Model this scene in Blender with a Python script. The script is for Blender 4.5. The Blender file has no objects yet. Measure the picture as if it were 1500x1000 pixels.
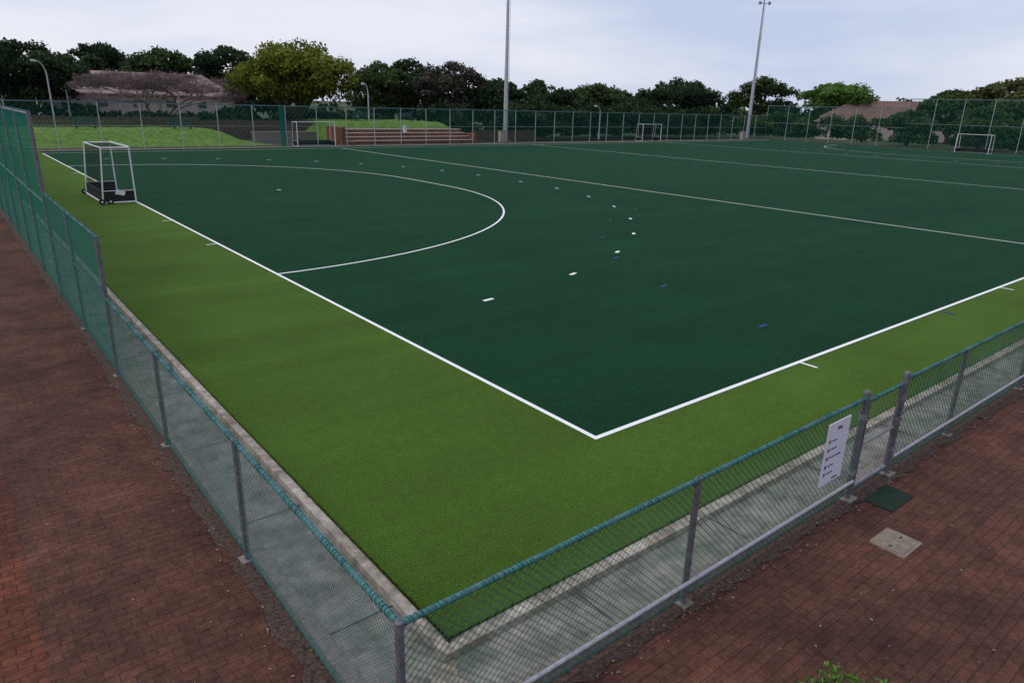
import bpy, numpy as np, math, random
from mathutils import Matrix, Vector
random.seed(7); rng=np.random.default_rng(7)
S=bpy.context.scene
S.view_settings.view_transform='Standard'; S.view_settings.look='None'; S.view_settings.exposure=0

# ---------------------------------------------------------------- materials
def nm(name):
    m=bpy.data.materials.new(name); m.use_nodes=True
    nt=m.node_tree; b=nt.nodes['Principled BSDF']
    return m,nt,b
def N(nt,t,**k):
    n=nt.nodes.new(t)
    for a,v in k.items(): setattr(n,a,v)
    return n
def ramp(nt,src,stops):
    r=nt.nodes.new('ShaderNodeValToRGB'); e=r.color_ramp.elements
    while len(e)<len(stops): e.new(0.5)
    for el,(p,c) in zip(e,stops): el.position=p; el.color=(*c,1) if len(c)==3 else c
    nt.links.new(src,r.inputs[0]); return r.outputs[0]
def noise(nt,scale,detail=4,rough=.6,vec=None):
    n=N(nt,'ShaderNodeTexNoise'); n.inputs['Scale'].default_value=scale; n.inputs['Detail'].default_value=detail; n.inputs['Roughness'].default_value=rough
    if vec is not None: nt.links.new(vec,n.inputs['Vector'])
    return n.outputs['Fac']
def ocoord(nt): return N(nt,'ShaderNodeTexCoord').outputs['Object']
def mul(nt,a,b,fac=1.0,mode='MULTIPLY'):
    m=N(nt,'ShaderNodeMix',data_type='RGBA',blend_type=mode); m.inputs[0].default_value=fac
    nt.links.new(a,m.inputs[6]); nt.links.new(b,m.inputs[7]); return m.outputs[2]
def bump(nt,b,h,strength,dist):
    n=N(nt,'ShaderNodeBump'); n.inputs['Strength'].default_value=strength; n.inputs['Distance'].default_value=dist
    nt.links.new(h,n.inputs['Height']); nt.links.new(n.outputs[0],b.inputs['Normal'])
def g3(v): return (v,v,v)
def simple(name,c,rough=.6,metal=0,var=.25,scale=6,spec=.3,bmp=0,stain=None):
    m,nt,b=nm(name); o=ocoord(nt)
    f=noise(nt,scale,5,.65,o)
    lo=tuple(x*(1-var) for x in c); hi=tuple(min(1,x*(1+var)) for x in c)
    a=ramp(nt,f,[(.3,lo),(.7,hi)])
    if stain: a=mul(nt,a,ramp(nt,noise(nt,1.7,6,.75,o),[(.36,stain),(.58,(1,1,1))]))
    nt.links.new(a,b.inputs['Base Color'])
    b.inputs['Roughness'].default_value=rough; b.inputs['Metallic'].default_value=metal
    b.inputs['Specular IOR Level'].default_value=spec
    if bmp: bump(nt,b,noise(nt,scale*6,4,.7,o),.6,bmp)
    return m
def turf(name,c,sheen,tint,spec):
    m,nt,b=nm(name); o=ocoord(nt)
    mp=N(nt,'ShaderNodeMapping'); mp.inputs['Scale'].default_value=(.05,.8,1); nt.links.new(o,mp.inputs[0])
    a=ramp(nt,noise(nt,.35,5,.6,o),[(.3,tuple(x*.86 for x in c)),(.7,tuple(x*1.12 for x in c))])
    f2=noise(nt,48,4,.85,o)
    a=mul(nt,a,ramp(nt,f2,[(.32,g3(.3)),(.7,g3(1.8))]))
    a=mul(nt,a,ramp(nt,noise(nt,7,5,.75,o),[(.3,g3(.84)),(.7,g3(1.16))]))
    a=mul(nt,a,ramp(nt,noise(nt,1.1,2,.5,mp.outputs[0]),[(.35,g3(.92)),(.65,g3(1.08))]))
    nt.links.new(a,b.inputs['Base Color'])
    b.inputs['Roughness'].default_value=.85; b.inputs['Specular IOR Level'].default_value=spec
    b.inputs['Sheen Weight'].default_value=sheen; b.inputs['Sheen Roughness'].default_value=.35
    b.inputs['Sheen Tint'].default_value=(*tint,1)
    bump(nt,b,f2,.8,.015)
    return m
M_dark=turf('turf_dark_green',(.0075,.041,.0175),.035,(.4,.9,.55),.03)
M_light=turf('turf_light_green',(.054,.105,.013),.07,(.75,.9,.35),.05)
M_line=simple('line_paint',(.78,.8,.78),.7,var=.1,scale=30)
M_blue=simple('blue_paint',(.01,.04,.18),.7,var=.2,scale=20)
def paving(name,c1,c2,mort,rot):
    m,nt,b=nm(name); o=ocoord(nt)
    mp=N(nt,'ShaderNodeMapping'); mp.inputs['Rotation'].default_value=(0,0,rot); nt.links.new(o,mp.inputs[0])
    wob=N(nt,'ShaderNodeTexNoise'); wob.inputs['Scale'].default_value=1.6; nt.links.new(o,wob.inputs['Vector'])
    ad=N(nt,'ShaderNodeVectorMath',operation='MULTIPLY_ADD'); ad.inputs[1].default_value=(.06,.06,0)
    nt.links.new(wob.outputs['Color'],ad.inputs[0]); nt.links.new(mp.outputs[0],ad.inputs[2])
    br=N(nt,'ShaderNodeTexBrick'); nt.links.new(ad.outputs[0],br.inputs['Vector'])
    br.inputs['Color1'].default_value=(*c1,1); br.inputs['Color2'].default_value=(*c2,1); br.inputs['Mortar'].default_value=(*mort,1)
    br.inputs['Scale'].default_value=1; br.inputs['Brick Width'].default_value=.2; br.inputs['Row Height'].default_value=.1
    br.inputs['Mortar Size'].default_value=.006; br.inputs['Mortar Smooth'].default_value=.6
    a=mul(nt,br.outputs['Color'],ramp(nt,noise(nt,.6,6,.65,o),[(.3,(.46,.48,.5)),(.7,(1.4,1.32,1.25))]))
    a=mul(nt,a,ramp(nt,noise(nt,3.2,7,.8,o),[(.3,(.6,.62,.64)),(.7,(1.35,1.3,1.26))]))
    a=mul(nt,a,ramp(nt,noise(nt,17,6,.85,o),[(.25,g3(.42)),(.75,(1.6,1.55,1.5))]))
    nt.links.new(a,b.inputs['Base Color']); b.inputs['Roughness'].default_value=.85; b.inputs['Specular IOR Level'].default_value=.15
    inv=N(nt,'ShaderNodeMath',operation='SUBTRACT'); inv.inputs[0].default_value=1; nt.links.new(br.outputs['Fac'],inv.inputs[1])
    bump(nt,b,inv.outputs[0],.5,.01)
    return m
M_pave=paving('brick_paving',(.105,.047,.035),(.080,.037,.029),(.050,.028,.022),0)
M_soil=paving('red_brick_paving',(.13,.046,.029),(.10,.038,.026),(.05,.022,.015),0)
M_dirt=simple('gravel_dirt',(.07,.046,.036),.95,var=.75,scale=28,bmp=.01)
M_kerb=simple('kerb_concrete',(.37,.33,.28),.9,var=.5,scale=7,bmp=.004,stain=(.6,.55,.48))
M_chan=simple('channel_concrete',(.235,.225,.20),.9,var=.45,scale=5,bmp=.004,stain=(.5,.58,.48))
M_conc=simple('footing_concrete',(.2,.175,.155),.9,var=.4,scale=12)
M_joint=simple('joint_dark',(.03,.03,.028),.9)
M_galv=simple('galvanised_steel',(.13,.125,.14),.55,metal=.25,var=.35,scale=14)
M_rail=simple('light_galvanised',(.40,.40,.43),.5,metal=.2,var=.25,scale=14)
M_mrail=simple('dull_galvanised',(.22,.23,.25),.55,metal=.2,var=.3,scale=14)
M_trail=simple('teal_top_rail',(.055,.15,.15),.6,var=.4,scale=25)
M_rope=simple('teal_rope',(.014,.10,.10),.85,var=.4,scale=30)
M_wire=simple('chainlink_wire',(.085,.1,.095),.6,metal=.2,var=.3,scale=3)
M_netg=simple('green_net_wire',(.012,.12,.07),.8,var=.3,scale=3)
M_white=simple('white_enamel',(.66,.66,.69),.45,var=.15,scale=10)
M_black=simple('black_board',(.012,.013,.014),.55,var=.3)
M_netb=simple('dark_net',(.03,.032,.035),.8)
M_wood=simple('weathered_wood',(.085,.06,.048),.9,var=.45,scale=5)
M_brick=paving('terrace_brick',(.2,.075,.05),(.16,.06,.042),(.2,.15,.12),0)
M_step=simple('step_coping',(.40,.32,.28),.9,var=.3,scale=3)
M_grass=simple('bank_grass',(.10,.185,.024),.95,var=.4,scale=1.6,bmp=.04)
M_ground=simple('rough_grass',(.035,.05,.017),.95,var=.5,scale=.4)
M_tarm=simple('asphalt',(.055,.055,.058),.9,var=.3,scale=3)
M_bark=simple('bark',(.06,.045,.035),.95,var=.5,scale=4)
M_bbark=simple('pale_bark',(.21,.16,.155),.95,var=.4,scale=4)
M_wall=simple('plaster_wall',(.42,.33,.32),.9,var=.15,scale=.8)
M_roofp=simple('faded_roof',(.27,.2,.19),.85,var=.2,scale=1.5)
M_roofb=simple('brown_roof',(.14,.085,.07),.85,var=.3,scale=1.5)
M_glass=simple('window_glass',(.03,.035,.04),.15,var=.2,spec=.6)
M_bench=simple('bench_paint',(.03,.07,.06),.7)
M_mat=simple('rubber_mat',(.010,.026,.015),.95,var=.5,scale=50)
M_lid=simple('manhole_lid',(.2,.165,.125),.85,var=.35,scale=16,bmp=.003)
M_sign=simple('sign_face',(.6,.6,.7),.5,var=.04)
M_ink=simple('sign_ink',(.05,.05,.07),.6); M_red=simple('sign_red',(.3,.03,.04),.6)
M_carw=simple('car_paint',(.45,.46,.48),.3,var=.03); M_tyre=simple('tyre',(.015,.015,.016),.8)
def sheer(name,c,alpha):
    m,nt,b=nm(name); o=ocoord(nt)
    tr=N(nt,'ShaderNodeBsdfTransparent'); mx=N(nt,'ShaderNodeMixShader'); df=N(nt,'ShaderNodeBsdfDiffuse')
    f=noise(nt,5,3,.6,o); r=N(nt,'ShaderNodeMapRange'); r.inputs[3].default_value=alpha*.7; r.inputs[4].default_value=alpha*1.3
    nt.links.new(f,r.inputs[0]); nt.links.new(r.outputs[0],mx.inputs[0])
    df.inputs['Color'].default_value=(*c,1)
    nt.links.new(tr.outputs[0],mx.inputs[1]); nt.links.new(df.outputs[0],mx.inputs[2])
    nt.links.new(mx.outputs[0],nt.nodes['Material Output'].inputs[0]); nt.nodes.remove(b); return m
M_cloth=sheer('shade_cloth',(.012,.15,.11),.5)
M_farnet=sheer('far_net',(.02,.10,.08),.17)
M_goaln=sheer('goal_netting',(.03,.035,.04),.2)

# ---------------------------------------------------------------- mesh builder
class MB:
    def __init__(s): s.v=[];s.f=[];s.m=[];s.mats=[]
    def mi(s,mat):
        if mat not in s.mats: s.mats.append(mat)
        return s.mats.index(mat)
    def add(s,vs,fs,mat):
        k=len(s.v); s.v+= [tuple(map(float,p)) for p in vs]; i=s.mi(mat)
        for f in fs: s.f.append(tuple(a+k for a in f)); s.m.append(i)
    def box(s,x0,y0,z0,x1,y1,z1,mat):
        s.add([(x0,y0,z0),(x1,y0,z0),(x1,y1,z0),(x0,y1,z0),(x0,y0,z1),(x1,y0,z1),(x1,y1,z1),(x0,y1,z1)],
              [(0,3,2,1),(4,5,6,7),(0,1,5,4),(1,2,6,5),(2,3,7,6),(3,0,4,7)],mat)
    def sheet(s,x0,y0,x1,y1,z,mat): s.add([(x0,y0,z),(x1,y0,z),(x1,y1,z),(x0,y1,z)],[(0,1,2,3)],mat)
    def poly(s,pts,mat): s.add(pts,[tuple(range(len(pts)))],mat)
    def tube(s,p,q,r0,r1=None,n=8,mat=None,cap=True):
        r1=r0 if r1 is None else r1
        p=np.array(p,float);q=np.array(q,float);d=q-p;L=np.linalg.norm(d)
        if L<1e-6:return
        d/=L;a=np.array([0,0,1.]) if abs(d[2])<.9 else np.array([1.,0,0])
        u=np.cross(d,a);u/=np.linalg.norm(u);w=np.cross(d,u)
        vs=[]
        for c,r in((p,r0),(q,r1)):
            for i in range(n):
                t=2*math.pi*i/n; vs.append(c+r*(u*math.cos(t)+w*math.sin(t)))
        fs=[(i,(i+1)%n,n+(i+1)%n,n+i) for i in range(n)]
        if cap: fs+=[tuple(range(n))[::-1],tuple(range(n,2*n))]
        s.add(vs,fs,mat)
    def path(s,pts,rs,n=8,mat=None):
        for i in range(len(pts)-1): s.tube(pts[i],pts[i+1],rs[i],rs[i+1],n,mat)
    def band(s,pts,w,z,mat):
        pts=[np.array(p,float) for p in pts];vs=[]
        for i,p in enumerate(pts):
            d=(pts[min(i+1,len(pts)-1)]-pts[max(i-1,0)]);d/=np.linalg.norm(d);n=np.array([-d[1],d[0]])
            a=p+n*w/2;b=p-n*w/2;vs+=[(a[0],a[1],z),(b[0],b[1],z)]
        s.add(vs,[(2*i+1,2*i+3,2*i+2,2*i) for i in range(len(pts)-1)],mat)
    def done(s,name,parent=None,smooth=False,loc=None,rotz=0):
        me=bpy.data.meshes.new(name); me.from_pydata(s.v,[],s.f)
        for m in s.mats: me.materials.append(m)
        me.polygons.foreach_set('material_index',s.m)
        if smooth: me.polygons.foreach_set('use_smooth',[True]*len(s.f))
        me.update(); o=bpy.data.objects.new(name,me); S.collection.objects.link(o)
        if parent: o.parent=parent
        if loc: o.location=loc
        o.rotation_euler[2]=rotz
        return o
def empty(name,loc=(0,0,0),rotz=0):
    e=bpy.data.objects.new(name,None); S.collection.objects.link(e); e.location=loc; e.rotation_euler[2]=rotz; return e

# ---------------------------------------------------------------- ground, pitch
b=MB(); b.sheet(-1500,-1500,2500,2500,-.30,M_ground); b.done('ground')
b=MB()
b.sheet(-6.15,-2.75,-4.55,70,-.12,M_pave); b.sheet(-6.15,-30,110,-2.75,-.12,M_pave); b.done('brick_paving')
b=MB(); b.sheet(-30,-30,-6.15,75,-.124,M_soil); b.done('red_brick_verge')
def ragged(mb,along,a0,a1,inner,outer,z,mat,step=.12,amp=.05):
    vs=[];n=int((a1-a0)/step)
    for i in range(n+1):
        t=a0+(a1-a0)*i/n; e=outer+random.gauss(0,amp)*.6
        if along=='y': vs+=[(inner,t,z),(e,t,z)]
        else: vs+=[(t,inner,z),(t,e,z)]
    mb.add(vs,[(2*i,2*i+1,2*i+3,2*i+2) for i in range(n)],mat)
b=MB(); ragged(b,'y',-2.9,60,-4.42,-4.60,-.112,M_dirt); ragged(b,'x',-4.42,60,-2.6,-2.80,-.112,M_dirt); b.done('dirt_strip')
b=MB(); b.sheet(-3.64,-1.94,96,57.2,0,M_light); b.done('turf_surround')
b=MB(); b.sheet(0,0,96,57.2,.004,M_dark); b.done('hockey_pitch')
b=MB()
W=.075; Z=.008
b.band([(0,-W/2),(0,55+W/2)],W,Z,M_line)
b.band([(W/2,0),(91.4,0)],W,Z,M_line); b.band([(W/2,55),(91.4,55)],W,Z,M_line)
b.band([(91.4+W/2,-W/2),(91.4+W/2,55+W/2)],W,Z,M_line)
for X in (22.9,45.7,68.5): b.band([(X,W/2),(X,55-W/2)],W,Z,M_line)
def dee(sx,ox):
    pts=[]
    for i in range(41):
        a=-math.pi/2+math.pi/2*i/40; pts.append((ox+sx*14.63*math.cos(a),25.67+14.63*math.sin(a)))
    for i in range(41):
        a=math.pi/2*i/40; pts.append((ox+sx*14.63*math.cos(a),29.33+14.63*math.sin(a)))
    pts[0]=(ox+sx*W/2,pts[0][1]);pts[-1]=(ox+sx*W/2,pts[-1][1])
    b.band(pts,W,Z+.004,M_line)
    for k in range(9):
        a=math.radians(-81.4+k*10.1)
        c=np.array([19.63*math.cos(a),25.67+19.63*math.sin(a)]);t=np.array([-math.sin(a),math.cos(a)])*.15
        for fl in (0,1):
            p,q=c-t,c+t
            if fl: p=np.array([p[0],55-p[1]]);q=np.array([q[0],55-q[1]])
            b.band([(ox+sx*p[0],p[1]),(ox+sx*q[0],q[1])],.1,Z,M_line)
    b.band([(ox+sx*6.33,27.5),(ox+sx*6.53,27.5)],.15,Z,M_line)
dee(1,0); dee(-1,91.4)
for y in (15.67,20.67,34.33,39.33): b.band([(-W/2,y),(-.34,y)],.06,Z,M_line)
for x in (5,14.63,76.77,86.4): b.band([(x,-W/2),(x,-.34)],.06,Z,M_line)
b.done('pitch_line_markings')
b=MB()
for x,y,a in [(6.4,1.6,0),(7.3,4.9,.2),(8.8,7.9,.3),(10.9,10.5,.4),(13.8,12.9,.6),(17,14.5,.8),(10.8,-.25,1.5)]:
    c,s=math.cos(a)*.14,math.sin(a)*.14; b.band([(x-c,y-s),(x+c,y+s)],.08,.0085,M_blue)
b.done('blue_hash_markings')
# kerbs & channel
b=MB()
b.box(-3.70,-2.02,-.3,-3.6,60,.02,M_kerb); b.box(-3.6,-2.02,-.3,100,-1.9,.02,M_kerb)
b.box(-4.30,-2.5,-.3,-3.70,60,-.05,M_chan); b.box(-3.70,-2.5,-.3,100,-2.02,-.05,M_chan)
b.box(-4.42,-2.6,-.3,-4.30,60,-.03,M_conc); b.box(-4.30,-2.6,-.3,100,-2.5,-.03,M_conc)
for i in range(30): b.sheet(-4.3,-1.2+2*i,-3.70,-1.185+2*i,-.046,M_joint)
for i in range(45): b.sheet(-2.3+2*i,-2.5,-2.285+2*i,-2.02,-.046,M_joint)
vs=[(-3.62,-2.03),(-3.7,-2.2),(-3.66,-2.32),(-3.75,-2.49),(-4.0,-2.49),(-3.93,-2.35),(-3.99,-2.2),(-3.88,-2.1),(-3.9,-2.03)]
b.poly([(x,y,-.044) for x,y in vs],M_kerb)
b.done('concrete_drain_kerb')
def fringe(name,mat,segs,n):
    V=[];Fc=[]
    for (x0,y0,x1,y1,nx,ny) in segs:
        for _ in range(n):
            t=random.random()**1.7; x=x0+(x1-x0)*t;y=y0+(y1-y0)*t; o=random.uniform(-.04,.015); h=random.uniform(.02,.04);w=random.uniform(.003,.007)
            dx,dy=(x1-x0),(y1-y0);L=math.hypot(dx,dy);dx/=L;dy/=L; l=random.uniform(0,.028)
            k=len(V); V+=[(x-dx*w+nx*o,y-dy*w+ny*o,0),(x+dx*w+nx*o,y+dy*w+ny*o,0),(x+nx*(o+l)+dx*random.uniform(-.01,.01),y+ny*(o+l),h)]; Fc.append((k,k+1,k+2))
    b=MB(); b.add(V,Fc,mat); b.done(name)
fringe('turf_edge_fibres',M_light,[(-3.6,-1.9,-3.6,14,-1,0),(-3.6,-1.9,14,-1.9,0,-1)],9000)
b=MB(); b.sheet(-4.3,57.2,96,60.5,-.004,M_dirt); b.box(-3.6,57.2,-.2,96,57.32,.06,M_step); b.done('far_gravel_strip')
b=MB(); b.sheet(96,-12,98,60,-.01,M_dirt); b.done('gravel_strip')

# ---------------------------------------------------------------- fences
def chain(mb,p0,p1,z0,z1,sp,r,mat,n=3,seg=4):
    p0=np.array(p0,float);p1=np.array(p1,float);L=np.linalg.norm(p1-p0);d=(p1-p0)/L;H=z1-z0
    k=-H+random.random()*sp
    while k<L:
        s0=max(k,0);s1=min(k+H,L)
        if s1-s0>.01:
            m=max(1,round((s1-s0)/H*seg))
            for sg in (0,1):
                prev=None
                for i in range(m+1):
                    s=s0+(s1-s0)*i/m; z=s-k
                    if sg: z=H-z
                    sag=.006*math.sin(s*2.1+z*3.)
                    a=p0+d*s; q=(a[0]+sag*d[1],a[1]+sag*d[0],z0+z)
                    if prev is not None: mb.tube(prev,q,r,r,n,mat,cap=False)
                    prev=q
        k+=sp*random.uniform(.985,1.015)
def helix(mb,p0,p1,z,R,pitch,r,mat):
    p0=np.array([*p0,z]);p1=np.array([*p1,z]);L=np.linalg.norm(p1-p0);d=(p1-p0)/L
    u=np.array([-d[1],d[0],0]);w=np.array([0,0,1.])
    n=int(L/pitch*6);prev=None
    for i in range(n+1):
        s=L*i/n; t=2*math.pi*i/6
        rr=R*(1+.1*math.sin(s*9)); q=p0+d*(s+.016*math.sin(s*23)+.01*math.sin(s*57))+rr*(u*math.cos(t)+w*math.sin(t))
        if prev is not None: mb.tube(prev,q,r,r,4,mat,cap=False)
        prev=q
FX=-4.45;FY=-2.66
def vplane(mb,p0,p1,z0,z1,mat,off=0):
    mb.add([(p0[0]+off,p0[1]+off,z0),(p1[0]+off,p1[1]+off,z0),(p1[0]+off,p1[1]+off,z1),(p0[0]+off,p0[1]+off,z1)],[(0,1,2,3)],mat)
F=empty('low_chainlink_fence')
b=MB()
posts=[FX,-1.55,4.3,7.2]+[7.2+2.95*i for i in range(1,31)]
for x in posts:
    b.tube((x,FY,-.2),(x,FY,1.17),.03,.03,10,M_galv); b.box(x-.07,FY-.07,-.2,x+.07,FY+.07,-.1,M_conc)
b.done('posts',F)
b=MB()
b.tube((FX,FY,1.15),(1.45,FY,1.15),.021,.021,8,M_trail); b.tube((2.45,FY,1.15),(94,FY,1.15),.021,.021,8,M_trail)
b.tube((FX,FY-.045,.14),(1.42,FY-.045,.14),.018,.018,8,M_rail); b.tube((2.45,FY-.045,.14),(94,FY-.045,.14),.018,.018,8,M_rail)
b.done('rails',F)
b=MB(); helix(b,(FX,FY),(1.45,FY),1.15,.0215,.034,.0045,M_rope); helix(b,(2.45,FY),(14,FY),1.15,.0215,.045,.005,M_rope)
b.tube((FX,FY-.01,-.03),(94,FY-.01,-.03),.005,.005,5,M_rope)
b.done('rope_lacing',F)
b=MB(); chain(b,(FX,FY),(1.42,FY),-.03,1.14,.07,.0017,M_wire,seg=6); chain(b,(2.5,FY),(14,FY),-.03,1.14,.08,.0022,M_wire); chain(b,(14,FY),(94,FY),-.03,1.14,.25,.004,M_wire,seg=3)
chain(b,(FX,FY-.012),(1.42,FY-.012),-.03,1.14,.07,.0018,M_netg,seg=6); chain(b,(2.5,FY-.012),(9,FY-.012),-.03,1.14,.08,.002,M_netg,seg=6)
b.done('mesh',F)
# gate
G=empty('fence_gate'); b=MB()
for x in (1.45,2.45):
    b.tube((x,FY,-.2),(x,FY,1.22),.036,.036,12,M_galv); b.tube((x,FY,1.22),(x,FY,1.24),.04,.03,12,M_galv); b.box(x-.09,FY-.09,-.2,x+.09,FY+.09,-.095,M_conc)
    for z in (.2,.9): b.tube((x,FY,z),(x,FY,z+.06),.043,.043,10,M_mrail)
for z in (.02,.55,1.1): b.tube((1.55,FY,z),(2.36,FY,z),.02,.02,8,M_trail if z>1 else M_mrail)
for x in (1.55,2.36): b.tube((x,FY,.0),(x,FY,1.12),.02,.02,8,M_galv)
b.box(2.3,FY-.05,.6,2.42,FY-.02,.68,M_galv)
b.done('frame',G)
b=MB(); chain(b,(1.55,FY),(2.36,FY),.02,1.1,.07,.002,M_wire); helix(b,(1.55,FY),(2.36,FY),1.1,.021,.045,.005,M_rope); b.done('mesh',G)
# near left fence, low
F=empty('low_chainlink_fence'); b=MB()
for y in (.3,3.25):
    b.tube((FX,y,-.2),(FX,y,1.17),.03,.03,10,M_galv); b.box(FX-.07,y-.07,-.2,FX+.07,y+.07,-.1,M_conc)
b.tube((FX,FY+.03,1.15),(FX,6.2,1.15),.021,.021,8,M_trail)
b.done('posts_and_rail',F)
b=MB(); helix(b,(FX,FY+.03),(FX,6.2),1.15,.0215,.034,.0045,M_rope); b.tube((FX-.01,FY,-.03),(FX-.01,6.2,-.03),.008,.008,5,M_rope); b.done('rope_lacing',F)
b=MB(); chain(b,(FX,FY),(FX,6.2),-.03,1.14,.06,.0019,M_mrail,seg=6); chain(b,(FX-.012,FY),(FX-.012,6.2),-.03,1.14,.06,.0014,M_netg,seg=6); b.done('mesh',F)
# mid height
F=empty('chainlink_fence'); b=MB()
for y in (6.2,9.15): 
    b.tube((FX,y,-.2),(FX,y,2.12),.035,.035,10,M_galv); b.box(FX-.07,y-.07,-.2,FX+.07,y+.07,-.1,M_conc)
b.tube((FX,6.2,2.1),(FX,12.1,2.1),.022,.022,8,M_trail); b.tube((FX,6.2,1.15),(FX,12.1,1.15),.018,.018,8,M_galv)
b.done('posts_and_rail',F)
b=MB(); helix(b,(FX,6.2),(FX,12.1),2.1,.022,.06,.006,M_rope); b.tube((FX-.01,6.2,-.03),(FX-.01,12.1,-.03),.01,.01,5,M_rope)
chain(b,(FX,6.2),(FX,12.1),-.03,2.1,.09,.0024,M_wire,seg=8); b.done('mesh',F)
b=MB(); vplane(b,(FX-.02,6.2),(FX-.02,12.1),-.03,2.08,M_cloth); b.done('shade_net',F)
# tall left
F=empty('tall_net_fence'); b=MB()
for i in range(17):
    y=12.1+i*2.9
    b.tube((FX,y,-.2),(FX,y,3.75),.04,.04,10,M_galv)
for z in (3.7,1.9): b.tube((FX,12.1,z),(FX,58.6,z),.022,.022,8,M_mrail)
b.tube((FX,12.1,3.74),(FX,58.6,3.74),.016,.016,6,M_rope)
b.done('posts_and_rails',F)
b=MB(); chain(b,(FX,12.1),(FX,58.6),-.03,3.7,.22,.004,M_netg,seg=8); b.done('mesh',F)
b=MB(); vplane(b,(FX-.02,12.1),(FX-.02,58.6),-.03,3.68,M_cloth); b.done('shade_net',F)
# far
def tall(name,p0,p1,h,sp,wsp):
    F=empty(name); b=MB(); p0=np.array(p0,float);p1=np.array(p1,float);L=np.linalg.norm(p1-p0);n=max(1,round(L/sp))
    for i in range(n+1):
        q=p0+(p1-p0)*i/n; b.tube((q[0],q[1],-.2),(q[0],q[1],h),.035,.035,6,M_rail)
    for z in (h-.03,h*.5): b.tube((*p0,z),(*p1,z),.02,.02,5,M_mrail)
    b.tube((*p0,h+.02),(*p1,h+.02),.025,.025,5,M_rope)
    b.done('posts_and_rails',F)
    b=MB(); chain(b,p0,p1,0,h,wsp,.006,M_netg,seg=8); b.done('mesh',F)
    b=MB(); vplane(b,p0,p1,0,h-.05,M_farnet,.03); b.done('net',F)
tall('tall_perimeter_fence',(FX,58.6),(96.5,58.6),3.5,3.0,.5)
tall('tall_perimeter_fence',(96.5,58.6),(97,38),5.0,3.4,.6)
tall('tall_perimeter_fence',(97,38),(97,-2.6),6.2,3.4,.6)
b=MB(); b.box(18.7,58.4,0,19.2,58.5,3.4,M_cloth); b.done('green_windscreen')

# ---------------------------------------------------------------- goals
def goal(name,loc,rot,portable=True):
    E=empty(name,loc,rot); w=3.66;h=2.14;d=1.2;dt=1.0
    b=MB()
    for y in (0,w):
        b.box(-.05,y-.025,0,0,y+.025,h+.05,M_white)
        b.tube((-d,y,.02),(-dt,y,h),.026,.026,8,M_white)
        b.tube((-.05,y,h),(-dt,y,h),.024,.024,8,M_white)
        b.tube((-.05,y,.05),(-d,y,.05),.03,.03,8,M_white)
        b.tube((-.05,y,.5),(-d+.03,y,.5),.015,.015,6,M_white)
    b.box(-.05,.025,h,0,w-.025,h+.05,M_white)
    b.tube((-dt,0,h),(-dt,w,h),.024,.024,8,M_white); b.tube((-d,0,.05),(-d,w,.05),.03,.03,8,M_white)
    b.done('frame',E)
    b=MB()
    b.box(-d+.04,.03,.08,-d+.07,w-.03,.50,M_black)
    for y in (.03,w-.055): b.box(-d+.08,y,.08,-.06,y+.025,.50,M_black)
    b.done('backboards',E)
    b=MB()
    def lines(p00,p10,p01,p11,nu,nv):
        P=[np.array(p,float) for p in (p00,p10,p01,p11)]
        for i in range(nu+1):
            t=i/nu; b.tube(P[0]*(1-t)+P[1]*t,P[2]*(1-t)+P[3]*t,.003,.003,3,M_netb,cap=False)
        for i in range(nv+1):
            t=i/nv; b.tube(P[0]*(1-t)+P[2]*t,P[1]*(1-t)+P[3]*t,.003,.003,3,M_netb,cap=False)
    if portable: nu,nv,ns=30,14,8
    else: nu,nv,ns=12,6,4
    lines((-d+.1,.05,.5),(-d+.1,w-.05,.5),(-dt+.03,.05,h-.03),(-dt+.03,w-.05,h-.03),nu,nv)
    lines((-dt,.05,h-.03),(-dt,w-.05,h-.03),(-.05,.05,h-.03),(-.05,w-.05,h-.03),nu,ns)
    for y in (.02,w-.02): lines((-d+.05,y,.5),(-.05,y,.5),(-dt,y,h),(-.05,y,h),ns,nv)
    b.done('net',E)
    b=MB(); b.poly([(-d+.1,.06,.5),(-d+.1,w-.06,.5),(-dt+.04,w-.06,h-.04),(-dt+.04,.06,h-.04)],M_goaln)
    b.done('fine_netting',E)
    if portable:
        b=MB()
        for y in (-.12,w+.12):
            for x in (-1.25,-.95):
                b.tube((x,y-.04,.11),(x,y+.04,.11),.11,.11,14,M_tyre); b.tube((x,y-.045,.11),(x,y+.045,.11),.04,.04,10,M_white)
        b.poly([(-.75,-.035,.38),(-.42,-.035,.30),(-.36,-.035,.46),(-.66,-.035,.56)],M_white)
        b.done('wheels',E)
goal('hockey_goal',(-.04,25.85,.008),0)
goal('hockey_goal',(19.9,57.6,0),-math.pi/2,False)
goal('hockey_goal',(66.6,57.6,0),-math.pi/2,False)
goal('hockey_goal',(91.45,29.33,0.008),math.pi,False)

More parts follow.
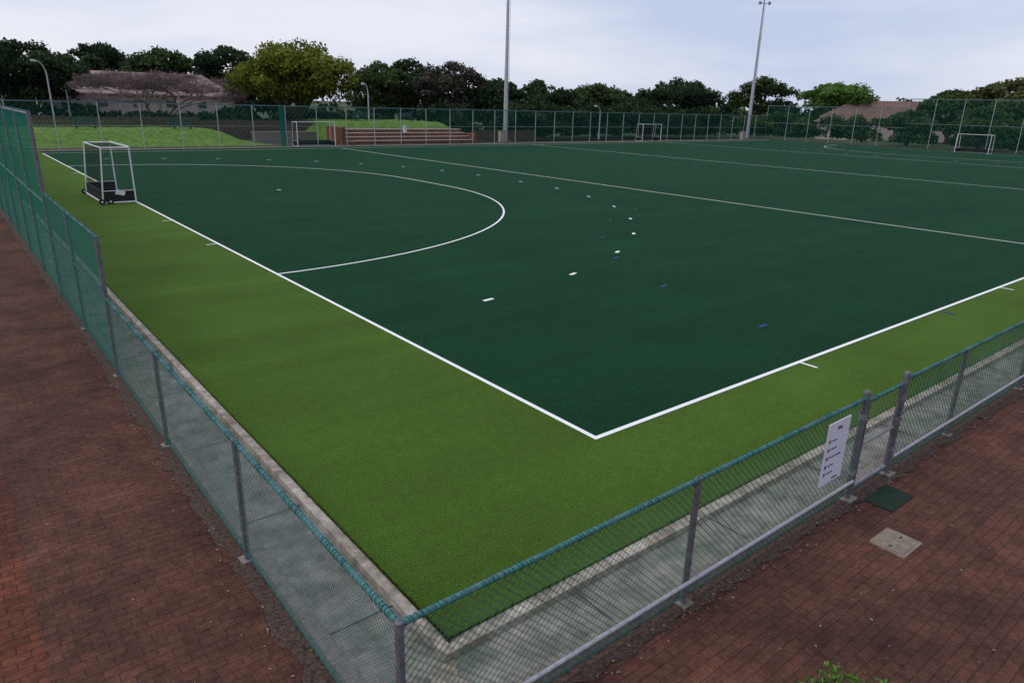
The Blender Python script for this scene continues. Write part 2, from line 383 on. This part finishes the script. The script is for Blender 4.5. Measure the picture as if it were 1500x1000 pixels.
# ---------------------------------------------------------------- floodlights, lamps
def flood(loc,faceang,H):
    E=empty('floodlight_pole',loc); b=MB()
    b.tube((0,0,0),(0,0,8),.27,.22,12,M_rail);b.tube((0,0,8),(0,0,15),.20,.155,12,M_rail);b.tube((0,0,15),(0,0,H),.14,.09,12,M_rail)
    b.box(-.45,-.45,-.3,.45,.45,.12,M_conc); b.done('mast',E)
    b=MB()
    for s in (-.13,.13): b.tube((.35,s,.8),(.2,s,H-1),.02,.02,4,M_galv)
    z=1.
    while z<H-1: b.tube((.35-.15*z/H,-.13,z),(.35-.15*z/H,.13,z),.015,.015,4,M_galv); z+=.35
    b.done('ladder',E)
    b=MB(); c,s=math.cos(faceang),math.sin(faceang)
    for zz,n,wd in ((H-1.0,2,.7),(H-.1,2,.5)):
        b.tube((wd*s,-wd*c,zz),(-wd*s,wd*c,zz),.04,.04,6,M_galv)
        for i in range(n):
            t=-wd+2*wd*i/(n-1); x,y=-s*t,c*t
            b.tube((x,y,zz+.05),(x+c*.3,y+s*.3,zz+.0),.12,.27,8,M_galv); b.tube((x+c*.3,y+s*.3,zz),(x+c*.33,y+s*.33,zz-.005),.26,.24,8,M_rail)
    b.done('lamp_head',E)
flood((47.4,62.2,0),-1.2,21); flood((94.3,60.3,0),-2.2,20.3)
b=MB(); b.box(92.0,59.6,0,92.7,60.1,1.1,M_step); b.box(91.95,59.55,1.1,92.75,60.15,1.16,M_conc); b.done('electrical_cabinet')
b=MB(); b.box(45.5,60.6,0,46.3,61.1,1.2,M_step); b.box(45.45,60.55,1.2,46.35,61.15,1.26,M_conc); b.done('electrical_cabinet')
def lamp(loc,H,ax,ay):
    b=MB()
    pts=[(0,0,0),(0,0,H*.8)]+[(ax*(1-math.cos(t)),ay*(1-math.cos(t)),H*.8+H*.2*math.sin(t)) for t in (.4,.8,1.2,1.5)]
    b.path(pts,[.1,.07,.06,.055,.05,.045],8,M_rail)
    e=np.array(pts[-1]);d=np.array([ax,ay,0.]);d/=np.linalg.norm(d)
    b.path([e,e+d*.2,e+d*.6,e+d*.75],[.05,.12,.13,.04],8,M_rail)
    b.done('street_lamp',loc=loc)
lamp((5.0,88,0),7.2,-.8,-.5); lamp((7.9,98,0),6.4,-.7,-.4); lamp((31.8,66.5,0),5.8,-.5,-.3); lamp((64,63,0),4.2,-1.,-.3)

# ---------------------------------------------------------------- far grounds
def terrain(name,x0,x1,y0,y1,hf,mat,nx=50,ny=24):
    vs=[];fs=[]
    for j in range(ny+1):
        for i in range(nx+1):
            x=x0+(x1-x0)*i/nx;y=y0+(y1-y0)*j/ny; vs.append((x,y,hf(x,y)+random.uniform(-.04,.04)))
    for j in range(ny):
        for i in range(nx):
            k=j*(nx+1)+i; fs.append((k,k+1,k+nx+2,k+nx+1))
    b=MB(); b.add(vs,fs,mat); return b.done(name,smooth=True)
def ss(a,b_,x): t=min(1,max(0,(x-a)/(b_-a))); return t*t*(3-2*t)
terrain('grass_bank',-14,19,60.5,90,lambda x,y:-.02+1.25*ss(60.5,65.5,y)*(1-ss(14.5,18.5,x)),M_grass)
terrain('grass_mound',24,46,63.3,74,lambda x,y:-.1+2.1*ss(62,66,y)*ss(24,28,x)*(1-ss(40,45.5,x)),M_grass)
b=MB(); b.sheet(19,60.5,26,100,-.05,M_tarm); b.sheet(-14,90,60,104,-.04,M_tarm); b.done('car_park')
b=MB()
for i in range(4):
    y0=60.0+.85*i; b.box(25.8,y0,-.2,41.2,y0+.85 if i<3 else 63.4,.34*(i+1)-.07,M_brick)
    b.box(25.75,y0-.03,.34*(i+1)-.07,41.25,y0+(.82 if i<3 else .9),.34*(i+1),M_step)
b.box(25.35,59.9,-.2,25.72,63.4,1.6,M_brick); b.box(41.28,59.9,-.2,41.6,63.4,1.0,M_brick); b.box(33.1,61.2,1.03,33.4,61.5,1.75,M_white)
b.done('terrace_steps')
def bench(loc,rot=0):
    b=MB()
    for i in range(3): b.box(-.9,-.22+i*.16,.44,.9,-.09+i*.16,.48,M_bench)
    for i in range(3): b.box(-.9,.27,.56+i*.14,.9,.30,.67+i*.14,M_bench)
    for x in (-.7,.7):
        b.box(x-.04,-.2,0,x+.04,-.12,.44,M_bench);b.box(x-.04,.22,0,x+.04,.269,.97,M_bench);b.box(x-.04,-.12,.38,x+.04,.22,.439,M_bench)
    b.done('park_bench',loc=loc,rotz=rot)
bench((4.6,66,1.22));bench((12.3,65.6,1.2));bench((31.2,67,1.98));bench((36.6,66.8,1.98))
b=MB(); x=-14
while x<27:
    g=1.2 if x<15 else .0; t=(2.15 if x<15 else 1.9)+random.uniform(-.06,.06)
    b.box(x,70+random.uniform(-.02,.02),g-.3,x+.16,70.05,t,M_wood); x+=.19
for z in (1.5,1.95): b.box(-14,70.07,z,15,70.12,z+.09,M_wood)
for z in (.5,1.5): b.box(15.2,70.07,z,27,70.12,z+.09,M_wood)
b.done('wooden_palisade_fence')
b=MB(); x=43
while x<53:
    b.box(x,63,-.1,x+.14,63.05,1.2+random.uniform(-.06,.06),M_wood); x+=.2
b.box(43,63.07,.3,53,63.12,.42,M_wood); b.box(43,63.07,.9,53,63.12,1.02,M_wood)
b.done('wooden_palisade_fence')
b=MB(); b.box(18.3,64.5,-.3,24.8,64.8,.95,M_conc); b.box(18.2,64.45,.95,24.9,64.85,1.03,M_kerb); b.done('retaining_wall')
def car(loc,rot):
    prof=[(-2.1,.35),(-2.12,.8),(-1.9,.95),(-1.5,1.02),(-.95,1.42),(.5,1.45),(1.1,1.0),(1.9,.86),(2.1,.7),(2.1,.35)]
    b=MB(); n=len(prof)
    vs=[(x,-.82+(.12 if z>1.1 else 0),z) for x,z in prof]+[(x,.82-(.12 if z>1.1 else 0),z) for x,z in prof]
    b.add(vs,[tuple(range(n)),tuple(range(n,2*n))[::-1]]+[(i,i+n,(i+1)%n+n,(i+1)%n) for i in range(n)],M_carw)
    for s in (-1,1):
        b.poly([(-1.25,s*.80,1.03),(.85,s*.80,1.03),(.42,s*.718,1.38),(-.9,s*.718,1.36)],M_glass)
        for x in (-1.35,1.3): b.tube((x,s*.68,.32),(x,s*.85,.32),.32,.32,16,M_tyre); b.tube((x,s*.84,.32),(x,s*.86,.32),.18,.18,12,M_rail)
    b.poly([(.56,-.66,1.42),(.56,.66,1.42),(1.1,.78,1.03),(1.1,-.78,1.03)],M_glass)
    b.done('parked_car',loc=loc,rotz=rot)
car((24.5,92,-.04),.1); car((9,93,-.04),0)
# buildings
def building(name,loc,rot,L,Wd,eave,ridge,roof,hip):
    E=empty(name,loc,rot); b=MB(); b.box(0,0,-.3,L,Wd,eave,M_wall); b.done('walls',E)
    o=.6; b=MB(); h=hip; m=Wd/2
    A=[(-o,-o,eave),(L+o,-o,eave),(L+o,Wd+o,eave),(-o,Wd+o,eave),(h,m,ridge),(L-h,m,ridge)]
    b.add(A,[(0,1,5,4),(1,2,5),(2,3,4,5),(3,0,4)],roof); b.add([(x,y,z-.12) for x,y,z in A[:4]],[(0,3,2,1)],roof)
    for i,j in ((0,1),(1,2),(2,3),(3,0)):
        p,q=A[i],A[j]; b.add([p,q,(q[0],q[1],q[2]-.12),(p[0],p[1],p[2]-.12)],[(0,3,2,1)],M_step)
    b.done('roof',E); b=MB(); x=2.2
    while x<L-2:
        for yy in (-.03,Wd):
            b.box(x,yy,eave-1.7,x+1.1,yy+.03,eave-.8,M_glass)
            b.box(x-.08,yy-.03,eave-1.79,x+1.18,yy+.05,eave-1.703,M_step)
        x+=4.2
    b.done('windows',E)
building('school_building',(6,106,0),-.05,24,10,4.2,7.1,M_roofp,3)
building('brown_roof_house',(127,66,0),-1.1,24,12,3.6,6.6,M_roofb,5)
building('brown_roof_house',(118,62,0),-1.1,9,8,2.8,5.0,M_roofb,3)

# ---------------------------------------------------------------- vegetation
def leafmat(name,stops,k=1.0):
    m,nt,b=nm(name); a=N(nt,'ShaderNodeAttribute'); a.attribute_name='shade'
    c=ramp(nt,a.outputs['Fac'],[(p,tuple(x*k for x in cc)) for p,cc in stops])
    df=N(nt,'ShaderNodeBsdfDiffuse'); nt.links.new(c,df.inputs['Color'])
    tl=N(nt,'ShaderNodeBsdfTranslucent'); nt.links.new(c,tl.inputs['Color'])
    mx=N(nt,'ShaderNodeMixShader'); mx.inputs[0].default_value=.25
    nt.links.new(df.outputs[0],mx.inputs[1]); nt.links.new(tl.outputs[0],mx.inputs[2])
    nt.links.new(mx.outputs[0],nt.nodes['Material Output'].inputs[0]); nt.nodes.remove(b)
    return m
L_dark=leafmat('leaf_dark',[(0,(.006,.012,.007)),(.5,(.022,.040,.020)),(1,(.060,.090,.038))],1.15)
L_mid=leafmat('leaf_mid',[(0,(.008,.016,.008)),(.5,(.035,.058,.022)),(1,(.085,.12,.045))],1.15)
L_bright=leafmat('leaf_bright',[(0,(.015,.025,.006)),(.45,(.095,.125,.018)),(1,(.22,.25,.05))],1.1)
L_brown=leafmat('leaf_brown',[(0,(.012,.012,.010)),(.5,(.052,.050,.036)),(1,(.125,.108,.082))],1.1)
L_lime=leafmat('leaf_lime',[(0,(.02,.05,.01)),(.5,(.07,.145,.03)),(1,(.15,.25,.07))],1.1)
L_twig=leafmat('twig_mauve',[(0,(.08,.052,.056)),(.5,(.19,.135,.14)),(1,(.31,.23,.235))])
L_olive=leafmat('leaf_olive',[(0,(.014,.021,.009)),(.5,(.055,.07,.026)),(1,(.125,.14,.06))],1.1)
def foliage(name,clumps,n,size,mat,parent=None,asp=.7,fill=.25):
    C=np.array([c[:3] for c in clumps],float);R=np.array([c[3:6] for c in clumps],float);sh=np.array([c[6] for c in clumps])
    w=(R[:,0]*R[:,2]);w/=w.sum(); idx=rng.choice(len(C),n,p=w)
    d=rng.normal(size=(n,3));d/=np.linalg.norm(d,axis=1)[:,None]
    d[:,2]=np.where(d[:,2]<-.4,-d[:,2]*.6,d[:,2])
    rad=np.where(rng.random(n)<fill,rng.random(n)**.5,rng.normal(1,.13,n))
    pos=C[idx]+d*R[idx]*rad[:,None]
    nrm=d*.8+rng.normal(size=(n,3))*.55;nrm/=np.linalg.norm(nrm,axis=1)[:,None]
    t=np.cross(nrm,rng.normal(size=(n,3)));t/=np.linalg.norm(t,axis=1)[:,None];u=np.cross(nrm,t)
    s=size*rng.uniform(.5,1.35,n)[:,None]
    V=np.stack([pos-t*s,pos-u*s*asp,pos+t*s,pos+u*s*asp],1).reshape(-1,3)
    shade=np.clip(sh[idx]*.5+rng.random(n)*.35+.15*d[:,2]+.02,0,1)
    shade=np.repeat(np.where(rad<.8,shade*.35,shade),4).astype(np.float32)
    me=bpy.data.meshes.new(name); me.vertices.add(4*n); me.vertices.foreach_set('co',V.astype(np.float32).ravel())
    me.loops.add(4*n); me.loops.foreach_set('vertex_index',np.arange(4*n,dtype=np.int32))
    me.polygons.add(n); me.polygons.foreach_set('loop_start',np.arange(0,4*n,4,dtype=np.int32))
    try: me.polygons.foreach_set('loop_total',np.full(n,4,dtype=np.int32))
    except Exception: pass
    at=me.attributes.new('shade','FLOAT','POINT'); at.data.foreach_set('value',shade)
    me.materials.append(mat); me.update(calc_edges=True); me.validate()
    o=bpy.data.objects.new(name,me); S.collection.objects.link(o)
    if parent: o.parent=parent
    return o
def tree(name,x,y,g,top,r,bot,mat,n=7000,size=.2,nc=38,bark=None):
    top*=.9; n=int(n*1.3)
    E=empty(name,(x,y,g)); top-=g;bot-=g; cz=(top+bot)/2;hz=(top-bot)/2
    cl=[]
    for i in range(nc):
        a=random.uniform(0,2*math.pi);q=random.random()**.5;zz=random.uniform(-.85,.8)
        k=math.sqrt(max(0,1-zz*zz)); cr=random.uniform(.14,.32)
        px,py,pz=r*.88*q*k*math.cos(a),r*.88*q*k*math.sin(a),cz+hz*.8*zz*random.uniform(.75,1.0)
        cl.append((px,py,pz,r*cr,r*cr,r*cr*random.uniform(.6,.9),random.random()))
    for i in range(18):
        a=2*math.pi*i/18*1.6+random.uniform(-.3,.3);q=random.uniform(.05,.9); cr=random.uniform(.10,.2)
        cl.append((r*q*math.cos(a),r*q*math.sin(a),cz+hz*(1-q**1.8)*.88,r*cr,r*cr,r*cr*.8,random.uniform(.4,1)))
    b=MB(); tr=.035*top+.12; bk=bark or M_bark; fz=max(.8,bot*.75)
    b.path([(0,0,-.2),(.08,.03,fz*.5),(0,.1,fz)],[tr*1.25,tr,tr*.85],8,bk)
    for c in random.sample(cl,9):
        m=(c[0]*.45,c[1]*.45,fz+(c[2]-fz)*.6); b.path([(0,.1,fz-.1),m,(c[0],c[1],c[2])],[tr*.55,tr*.35,tr*.1],6,bk)
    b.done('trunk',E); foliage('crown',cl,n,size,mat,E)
tree('broadleaf_tree',4.6,101,0,10.6,6.4,2,L_dark,10000)
tree('broadleaf_tree',-8,97,0,10.6,6,2,L_dark,6000)
tree('broadleaf_tree',18.8,137,0,13.0,7.5,3,L_dark,8000,.28)
tree('broadleaf_tree',25.2,121,0,12.0,7.2,2,L_mid,9000,.26)
tree('broadleaf_tree',32.7,114,0,12.7,6.8,2,L_dark,9500,.25)
tree('broadleaf_tree',39.5,110,0,11.8,6,2,L_dark,7500,.25)
tree('bright_green_tree',27.6,75.5,0,11.2,6.9,2.4,L_bright,18000,.17,70)
tree('broadleaf_tree',43,83.8,0,9.8,5.2,1.5,L_mid,8000)
tree('broadleaf_tree',49.4,87,0,10.8,5.6,1.5,L_dark,8000)
tree('broadleaf_tree',50.6,77.7,0,10.1,5.6,2,L_brown,8500,.18)
tree('broadleaf_tree',56,75,0,7.8,5,1.2,L_dark,7000)
tree('broadleaf_tree',63.9,74.8,0,7.8,6.2,.6,L_dark,8500)
tree('broadleaf_tree',73.8,73.7,0,7.8,6.4,.6,L_mid,8500)
tree('broadleaf_tree',82,76,0,6.8,6,.6,L_dark,7500)
tree('broadleaf_tree',100.4,79.4,0,9.7,8.6,1,L_dark,11000,.25)
tree('broadleaf_tree',116.5,72.4,0,10.8,6.4,2.5,L_mid,6500,.22,26)
tree('lime_green_tree',137.2,69.3,0,10.2,8.4,4,L_lime,8000,.26,30)
tree('broadleaf_tree',127,43.6,0,9.1,5.6,1.2,L_mid,8000,.25)
tree('olive_tree',127,36,0,10.4,7.4,1.5,L_olive,10000,.25)
tree('olive_tree',126,26,0,10.8,7.4,1.5,L_olive,9000,.25)
tree('olive_tree',124,12,0,10,7,2,L_olive,6000,.28)
tree('broadleaf_tree',110.6,43.1,0,5.4,3.6,.3,L_mid,5000,.2)
tree('broadleaf_tree',110,33,0,6,4,.3,L_mid,5000,.2)
tree('broadleaf_tree',109,24,0,6.6,4.6,.3,L_olive,6000,.22)
def hedge(name,pts,mat,n,size=.24,rs=1.):
    cl=[]
    for (x0,y0,x1,y1,h,w) in pts:
        L=math.hypot(x1-x0,y1-y0);k=int(L/1.0)
        for i in range(k):
            t=random.random()
            for lev in (.25,.65):
                rr=random.uniform(.7,1.3)*rs; cl.append((x0+(x1-x0)*t+random.uniform(-w,w),y0+(y1-y0)*t+random.uniform(-w,w),h*lev*random.uniform(.7,1.25),rr,rr,h*.28,random.random()*.8))
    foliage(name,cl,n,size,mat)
hedge('hedge',[(44,66.5,96,66,4.0,1.2),(44,69,96,69,4.4,1.2)],L_dark,40000,.22,1.2)
hedge('hedge',[(85,72,108,66,4.3,2)],L_mid,10000,.25,1.3)
hedge('hedge',[(103,64,104,15,3.7,1.5)],L_mid,26000,.22,1.2)
hedge('shrub_row',[(12,76,42,78,2.4,1.4)],L_dark,11000)
hedge('shrub_row',[(0,101,10,101,2.8,1),(9,100,26,100,2.0,.8),(24,100,45,104,2.8,1)],L_dark,11000)
hedge('distant_tree_line',[(-60,150,60,160,8,5),(60,130,140,105,5,5),(140,105,160,75,6,4),(160,75,170,0,7,5)],L_dark,32000,.6,2.2)
# bare flat-topped tree
E=empty('bare_flat_topped_tree',(14.8,84,1.0)); b=MB(); tips=[]
def branch(p,d,L,r,k):
    q=p+d*L*.5; d2=d+np.array([random.uniform(-.2,.2),random.uniform(-.2,.2),random.uniform(-.1,.12)]);d2/=np.linalg.norm(d2);e=q+d2*L*.5
    n=6 if k<3 else 3
    b.tube(p,q,r,r*.85,n,M_bbark,cap=False);b.tube(q,e,r*.85,r*.65,n,M_bbark,cap=False)
    if k>=3: tips.append(e)
    if k>=6: return
    for i in range(3 if k in(0,2,3) else 2):
        a=random.uniform(0,2*math.pi);sp=.75
        nd=d2+np.array([math.cos(a)*sp,math.sin(a)*sp,random.uniform(-.2,.35)]); nd[2]*=.6 if k>0 else .7
        dome=4.9-.028*(e[0]**2+e[1]**2)
        if e[2]>dome: nd[2]=-abs(nd[2])*.3
        if e[2]<1.8: nd[2]=abs(nd[2])+.3
        nd/=np.linalg.norm(nd); branch(e,nd,L*.78,r*.62,k+1)
for a in (0,1.3,2.5,3.8,5.1):
    branch(np.array([math.cos(a)*.15,math.sin(a)*.15,-.2]),np.array([math.cos(a)*.7,math.sin(a)*.7,.7]),2.9,.25,0)
b.done('branches',E)
cl=[(t[0],t[1],t[2]+.15,.75,.75,.5,random.random()) for t in tips]
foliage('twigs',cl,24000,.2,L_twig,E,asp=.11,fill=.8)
# foreground shrub
cl=[(random.uniform(-.24,.24),random.uniform(-.22,.22),random.uniform(-.05,.28),.14,.14,.12,random.random()) for _ in range(26)]
E=empty('garden_shrub',(-1.83,-4.22,-.04)); foliage('leaves',cl,3800,.022,leafmat('shrub_leaf',[(0,(.01,.05,.01)),(.6,(.07,.2,.035)),(1,(.3,.38,.04))]),E,asp=.35)
b=MB()
for i in range(8):
    a=i*.8; b.tube((0,0,-.1),(.2*math.cos(a),.2*math.sin(a),.25),.008,.003,4,M_bark)
b.done('stems',E)

# ---------------------------------------------------------------- small things
b=MB(); b.box(1.58,-3.12,-.119,2.15,-2.80,-.106,M_mat); b.done('door_mat')
b=MB(); b.box(.78,-3.60,-.119,1.20,-3.24,-.095,M_lid); b.box(.81,-3.57,-.095,1.17,-3.27,-.089,M_lid); b.box(.84,-3.43,-.089,.88,-3.41,-.086,M_joint); b.box(1.08,-3.43,-.089,1.12,-3.41,-.086,M_joint)
b.done('manhole_cover')
E=empty('information_sign',(-.16,FY-.05,0)); b=MB(); b.box(.74,-.006,.35,1.19,.006,1.08,M_sign); b.done('board',E)
b=MB(); y=-.009
def bar(x0,x1,z,h,m): b.add([(x0,y,z),(x1,y,z),(x1,y,z+h),(x0,y,z+h)],[(0,1,2,3)],m)
bar(.93,.97,.98,.04,M_red); bar(.98,1.02,.98,.03,M_ink)
for i,z in enumerate((.86,.76,.66,.56,.47)):
    c=(.80,z+.012); k=[(c[0]+.022*math.cos(t),y,c[1]+.022*math.sin(t)) for t in np.linspace(0,2*math.pi,13)[:-1]]; b.add(k,[tuple(range(12))],M_red if i!=3 else M_ink)
    x=.85
    for j in range(random.randint(2,4)):
        w=random.uniform(.03,.07); bar(x,x+w,z+.003,.016,M_ink); x+=w+.012
bar(.98,1.1,.38,.018,M_ink)
b.done('lettering',E)
# litter
b=MB(); mats=[simple('dry_leaf',(.17,.11,.06),.9),simple('pale_leaf',(.26,.22,.18),.9),simple('dark_leaf',(.04,.025,.018),.9)]
def lf(x,y,z):
    s=random.uniform(.006,.02);a=random.uniform(0,6.3);c,d=math.cos(a)*s,math.sin(a)*s
    b.add([(x-c,y-d,z),(x+d*.5,y-c*.5,z+.006),(x+c,y+d,z+.003),(x-d*.5,y+c*.5,z+.008)],[(0,1,2,3)],random.choice(mats))
for _ in range(900): lf(-4.6+random.gauss(0,.09),random.uniform(-2.6,25),-.108)
for _ in range(700): lf(random.uniform(-4.4,12),-2.8+random.gauss(0,.07),-.108)
for _ in range(200): lf(random.uniform(-6,-4.6),random.uniform(-3,14),-.116)
for _ in range(260): lf(random.uniform(-4,8),random.uniform(-5.2,-2.8),-.116)
b.done('leaf_litter')

# ---------------------------------------------------------------- light, world, camera
el=math.radians(52);az=math.radians(285)
sd=bpy.data.lights.new('sun','SUN');sd.energy=1.4;sd.angle=math.radians(16);sd.color=(1,.96,.9)
so=bpy.data.objects.new('sun',sd);S.collection.objects.link(so)
dv=Vector((math.cos(el)*math.sin(az),math.cos(el)*math.cos(az),math.sin(el)))
so.rotation_euler=dv.to_track_quat('Z','Y').to_euler()
w=bpy.data.worlds.new('World');S.world=w;w.use_nodes=True;nt=w.node_tree;bg=nt.nodes['Background']
sk=N(nt,'ShaderNodeTexSky',sky_type='NISHITA');sk.sun_disc=False;sk.sun_elevation=el;sk.sun_rotation=az
g=N(nt,'ShaderNodeTexCoord').outputs['Generated']
mp=N(nt,'ShaderNodeMapping');mp.inputs['Scale'].default_value=(1,1,5.5);mp.inputs['Rotation'].default_value=(.1,.06,0);nt.links.new(g,mp.inputs[0])
f=noise(nt,1.6,7,.52,mp.outputs[0])
cc=ramp(nt,f,[(.36,(5.5,6.2,8.3)),(.5,(6.8,7.3,8.8)),(.62,(8.4,8.6,9.5))])
mx=N(nt,'ShaderNodeMix',data_type='RGBA');mx.inputs[0].default_value=.93;nt.links.new(sk.outputs[0],mx.inputs[6]);nt.links.new(cc,mx.inputs[7])
nt.links.new(mx.outputs[2],bg.inputs[0]);bg.inputs[1].default_value=.1
cam=bpy.data.cameras.new('camera');co=bpy.data.objects.new('camera',cam);S.collection.objects.link(co);S.camera=co
cam.sensor_width=36;cam.lens=1023.2/1500*36;cam.clip_end=4000;cam.clip_start=.05
r=Vector((.77993,-.62534,.02564)).normalized();fw=Vector((.59892,.73383,-.32062)).normalized();up=r.cross(fw)
co.matrix_world=Matrix(((r.x,up.x,-fw.x,-6.126),(r.y,up.y,-fw.y,-5.713),(r.z,up.z,-fw.z,4.12),(0,0,0,1)))
